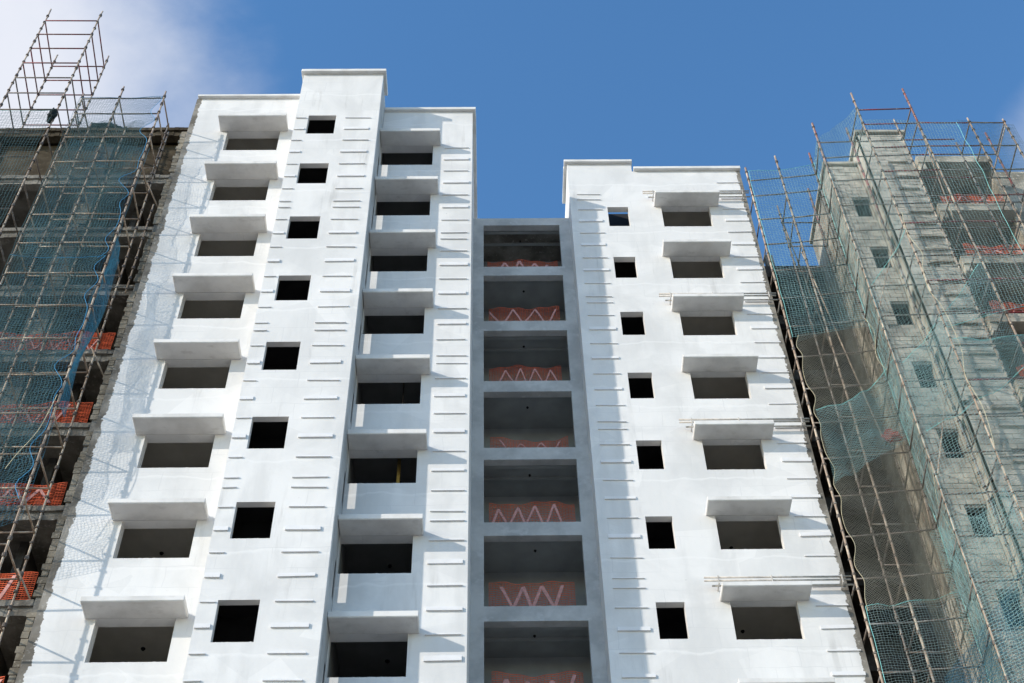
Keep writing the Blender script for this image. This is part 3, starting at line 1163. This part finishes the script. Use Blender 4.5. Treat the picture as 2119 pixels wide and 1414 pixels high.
# left nets
a, b = (-13.6, 23.62), (-10.86, 23.62)
net('teal net hung over the upper part of the left scaffold', sheet(a, b, (42.1, 42.1), (32.9, 32.9), .10, .04, 1, 1.465, .4, (0, .16)), nn(2.74, .085), nn(9.2, .085), .0046, 'teal', 'left scaffold nets', seed=1, rope='rope_blue', ropes='tr')
net('teal net hung over the lower part of the left scaffold', sheet(a, b, (33.1, 33.0), (22.4, 23.3), .10, .12, 2, 1.465, .4, (0, .12)), nn(2.74, .085), nn(10.3, .085), .0046, 'teal', 'left scaffold nets', seed=2, rope='rope_blue', ropes='tr')
net('dark teal net behind the left scaffold, close to the concrete frame', sheet((-14.0, 24.92), (-11.3, 24.92), (41.6, 41.0), (22.5, 24.0), .05, .1, 3), nn(2.7, .10), nn(18.5, .10), .0048, 'bluenet', 'left scaffold nets', seed=3)
net('teal net hanging below the red tower at the left edge', sheet((-18.2, 23.6), (-14.25, 23.6), (41.6, 41.2), (19, 19), .1, .15, 4), nn(3.95, .10), nn(22, .10), .005, 'teal', 'left scaffold nets', seed=4, rope='rope_teal', ropes='t')
net('blue net bundled down the side of the left scaffold', lambda u, v: np.array([-10.86 + .06 * math.sin(5 * u + 9 * v) + .16 * u * (1 - v * .5), 23.66 + (.62 * (1 - .4 * v) * u) + .05 * math.sin(11 * v + 3 * u), 34.2 - 7.0 * v - .5 * u + .03 * math.sin(20 * u)]), 16, 110, .0042, 'bluenet', 'left scaffold nets', diag=True, seed=5)

# right nets
net('teal net across the top of the set-back scaffold bay', sheet((9.24, 27.33), (11.6, 27.08), (43.05, 43.25), (33.7, 33.9), .08, .12, 11, 1.467, .5), nn(2.36, .10), nn(9.4, .10), .0046, 'paleteal', 'right scaffold nets', seed=11, rope='rope_teal', ropes='tl')
net('doubled teal net sagging across the set-back scaffold bay', sheet((9.4, 27.4), (11.6, 27.2), (37.2, 37.6), (33.6, 34.4), .35, .3, 12), nn(2.2, .07), nn(3.6, .07), .0038, 'teal', 'right scaffold nets', seed=12)
net('fine olive net filling the middle of the set-back scaffold bay', sheet((9.28, 27.33), (11.62, 27.08), (33.75, 34.0), (22.9, 23.1), .10, 0, 13, 1.467, .5, (.08, .03), .03), nn(2.34, .07), nn(10.9, .07), .0044, 'olive', 'right scaffold nets', diag=True, seed=13, rope='rope_cream', ropes='l')
net('teal net slung in a swag across the olive net', sheet((9.3, 27.26), (11.95, 26.9), (30.2, 32.2), (27.3, 28.9), .2, .5, 14, fold=.1), nn(2.6, .10), nn(3.2, .10), .0040, 'paleteal', 'right scaffold nets', diag=True, seed=14, rope='rope_teal', ropes='t')
net('teal square net low on the set-back scaffold bay', sheet((9.24, 27.33), (11.6, 27.08), (23.1, 23.3), (14.5, 14.5), .06, .1, 15, 1.467, .5, (0, 0), .06), nn(2.36, .075), nn(8.6, .075), .0036, 'greyteal', 'right scaffold nets', seed=15, rope='rope_teal', ropes='tl')
net('pale teal net on the return side of the right scaffold', sheet((11.6, 27.08), (11.46, 25.78), (43.3, 42.9), (14.5, 14.5), .04, 0, 16, fold=.05), nn(1.31, .085), nn(28.5, .085), .0047, 'paleteal', 'right scaffold nets', seed=16, rope='rope_teal', ropes='l')
net('slanting teal net at the corner of the right scaffold', sheet((11.46, 25.76), (12.62, 24.47), (42.75, 42.7), (14.5, 14.5), .03, .15, 17, fold=.03), nn(1.74, .09), nn(28, .09), .0044, 'paleteal', 'right scaffold nets', seed=17)
net('teal net high on the front of the right scaffold', sheet((12.64, 24.42), (15.72, 24.42), (41.65, 41.6), (30.6, 31.6), .10, .05, 18, 1.467, .5), nn(3.08, .10), nn(10.5, .095), .0043, 'paleteal', 'right scaffold nets', seed=18, rope='rope_teal', ropes='rb')
net('grey teal net at the right edge of the front scaffold', sheet((15.74, 24.41), (17.6, 24.41), (41.6, 41.4), (14.5, 14.5), .10, .05, 19, 1.467, .5), nn(1.86, .085), nn(27, .085), .0042, 'teal', 'right scaffold nets', seed=19)
net('turquoise net slung diagonally across the right scaffold corner', sheet((11.5, 25.6), (14.3, 24.3), (30.3, 33.4), (27.5, 28.6), .15, .15, 20, fold=.10), nn(3.1, .10), nn(3.8, .10), .0040, 'paleteal', 'right scaffold nets', diag=True, seed=20, rope='rope_teal', ropes='tb')
net('fine teal net low on the front of the right scaffold', sheet((12.64, 24.42), (15.9, 24.42), (30.0, 30.6), (14.5, 14.5), .12, .3, 21, 1.467, .5, fold=.07), nn(3.2, .085), nn(15.5, .085), .0040, 'paleteal', 'right scaffold nets', diag=True, seed=21, rope='rope_teal', ropes='t')
net('blue net hanging low across the set-back bay corner', sheet((10.5, 26.9), (12.7, 24.9), (20.6, 22.8), (14.5, 14.5), .15, .2, 22, fold=.15), nn(2.9, .09), nn(7.5, .09), .0046, 'bluenet', 'right scaffold nets', diag=True, seed=22)

net('loose wrinkled teal net drooping round the lower return of the right scaffold', sheet((11.3, 26.9), (12.5, 24.6), (25.2, 24.4), (14.5, 14.5), .2, .3, 23, fold=.16), nn(2.6, .085), nn(10, .085), .0044, 'paleteal', 'right scaffold nets', diag=True, seed=23)
net('grubby grey net bunched at the inner corner of the set-back bay', sheet((10.9, 27.5), (11.75, 27.3), (36.5, 38.5), (16, 16), .1, .2, 24, fold=.14), nn(.9, .07), nn(20, .09), .0042, 'olive', 'right scaffold nets', diag=True, seed=24)
net('second teal net layer doubled over the left scaffold', sheet((-13.5, 23.75), (-11.2, 23.75), (41.0, 40.6), (24.0, 25.5), .1, .2, 25, fold=.08), nn(2.3, .10), nn(16, .10), .0040, 'teal', 'left scaffold nets', diag=True, seed=25)

# ------------------------------------------------------------------ ropes, bundle, sack


def rope(label, pts, mat, r=.007, n=60):
    P = np.array(pts, float)
    t = np.linspace(0, len(P) - 1, n)
    i = np.clip(t.astype(int), 0, len(P) - 2)
    f = (t - i)[:, None]
    p0, p1, p2, p3 = P[np.maximum(i - 1, 0)], P[i], P[i + 1], P[np.minimum(i + 2, len(P) - 1)]
    C = .5 * (2 * p1 + (p2 - p0) * f + (2 * p0 - 5 * p1 + 4 * p2 - p3) * f ** 2 + (3 * p1 - p0 - 3 * p2 + p3) * f ** 3)
    m = MB()
    m.line(C, r, 5)
    return tag(m.build('rope', M[mat], None, True), label, 'rope')


rope('cream rope looping down the corner post of the right scaffold', [(12.66, 24.40, 36.2), (12.55, 24.36, 35.0), (12.74, 24.36, 34.0), (12.6, 24.38, 33.3), (12.5, 24.35, 32.2), (12.7, 24.38, 31.4), (12.74, 24.36, 29.6), (12.55, 24.36, 28.4), (12.68, 24.38, 27.2), (12.6, 24.4, 25.8)], 'rope_cream')
rope('cream rope trailing down the inner corner of the set-back bay', [(11.5, 26.95, 34.2), (11.62, 26.9, 33.4), (11.45, 26.9, 32.2), (11.75, 26.85, 31.2), (11.6, 26.85, 30.2), (11.85, 26.8, 29.2), (11.9, 26.8, 27.6), (11.75, 26.85, 26.2), (11.85, 26.8, 25.0)], 'rope_cream')
rope('thin turquoise rope strung from corner post to return post', [(11.5, 25.7, 34.2), (11.9, 25.2, 34.5), (12.3, 24.8, 34.9), (12.6, 24.45, 35.4)], 'rope_teal', .009)
rope('pale yellow rope end tied to the left scaffold', [(-10.86, 23.55, 27.0), (-10.9, 23.5, 26.3), (-10.98, 23.5, 25.7), (-11.1, 23.5, 25.3), (-11.3, 23.5, 24.8), (-11.45, 23.5, 24.3)], 'rope_cream', .008)


def lump(name, c, s, mat, seed, label, cat):
    import bmesh
    bm = bmesh.new()
    bmesh.ops.create_icosphere(bm, subdivisions=4, radius=1)
    for v in bm.verts:
        p = v.co.copy()
        d = 1 + .45 * mnoise.noise(p * 1.6 + Vector((seed, 0, 0))) + .28 * mnoise.noise(p * 4.0 + Vector((0, seed, 0))) + .12 * mnoise.noise(p * 10)
        v.co = Vector((p.x * s[0] * d + c[0], p.y * s[1] * d + c[1], p.z * s[2] * d + c[2]))
    me = bpy.data.meshes.new(name)
    bm.to_mesh(me)
    bm.free()
    me.materials.append(M[mat])
    o = bpy.data.objects.new(name, me)
    COL.objects.link(o)
    return tag(o, label, cat)


lump('sack', (11.3, 27.35, 29.3), (.27, .14, .20), 'redcloth', 3, 'crumpled red sack caught behind the olive net', 'sack')
lump('net_bundle', (-14.26, 23.62, 40.95), (.13, .12, .38), 'darknet', 8, 'dark bundle of netting tied to the foot of the red tower', 'net bundle')
lump('net_bundle', (-13.2, 25.25, 42.85), (.6, .2, .15), 'darknet', 12, 'dark heap of netting on the left roof edge', 'net bundle')
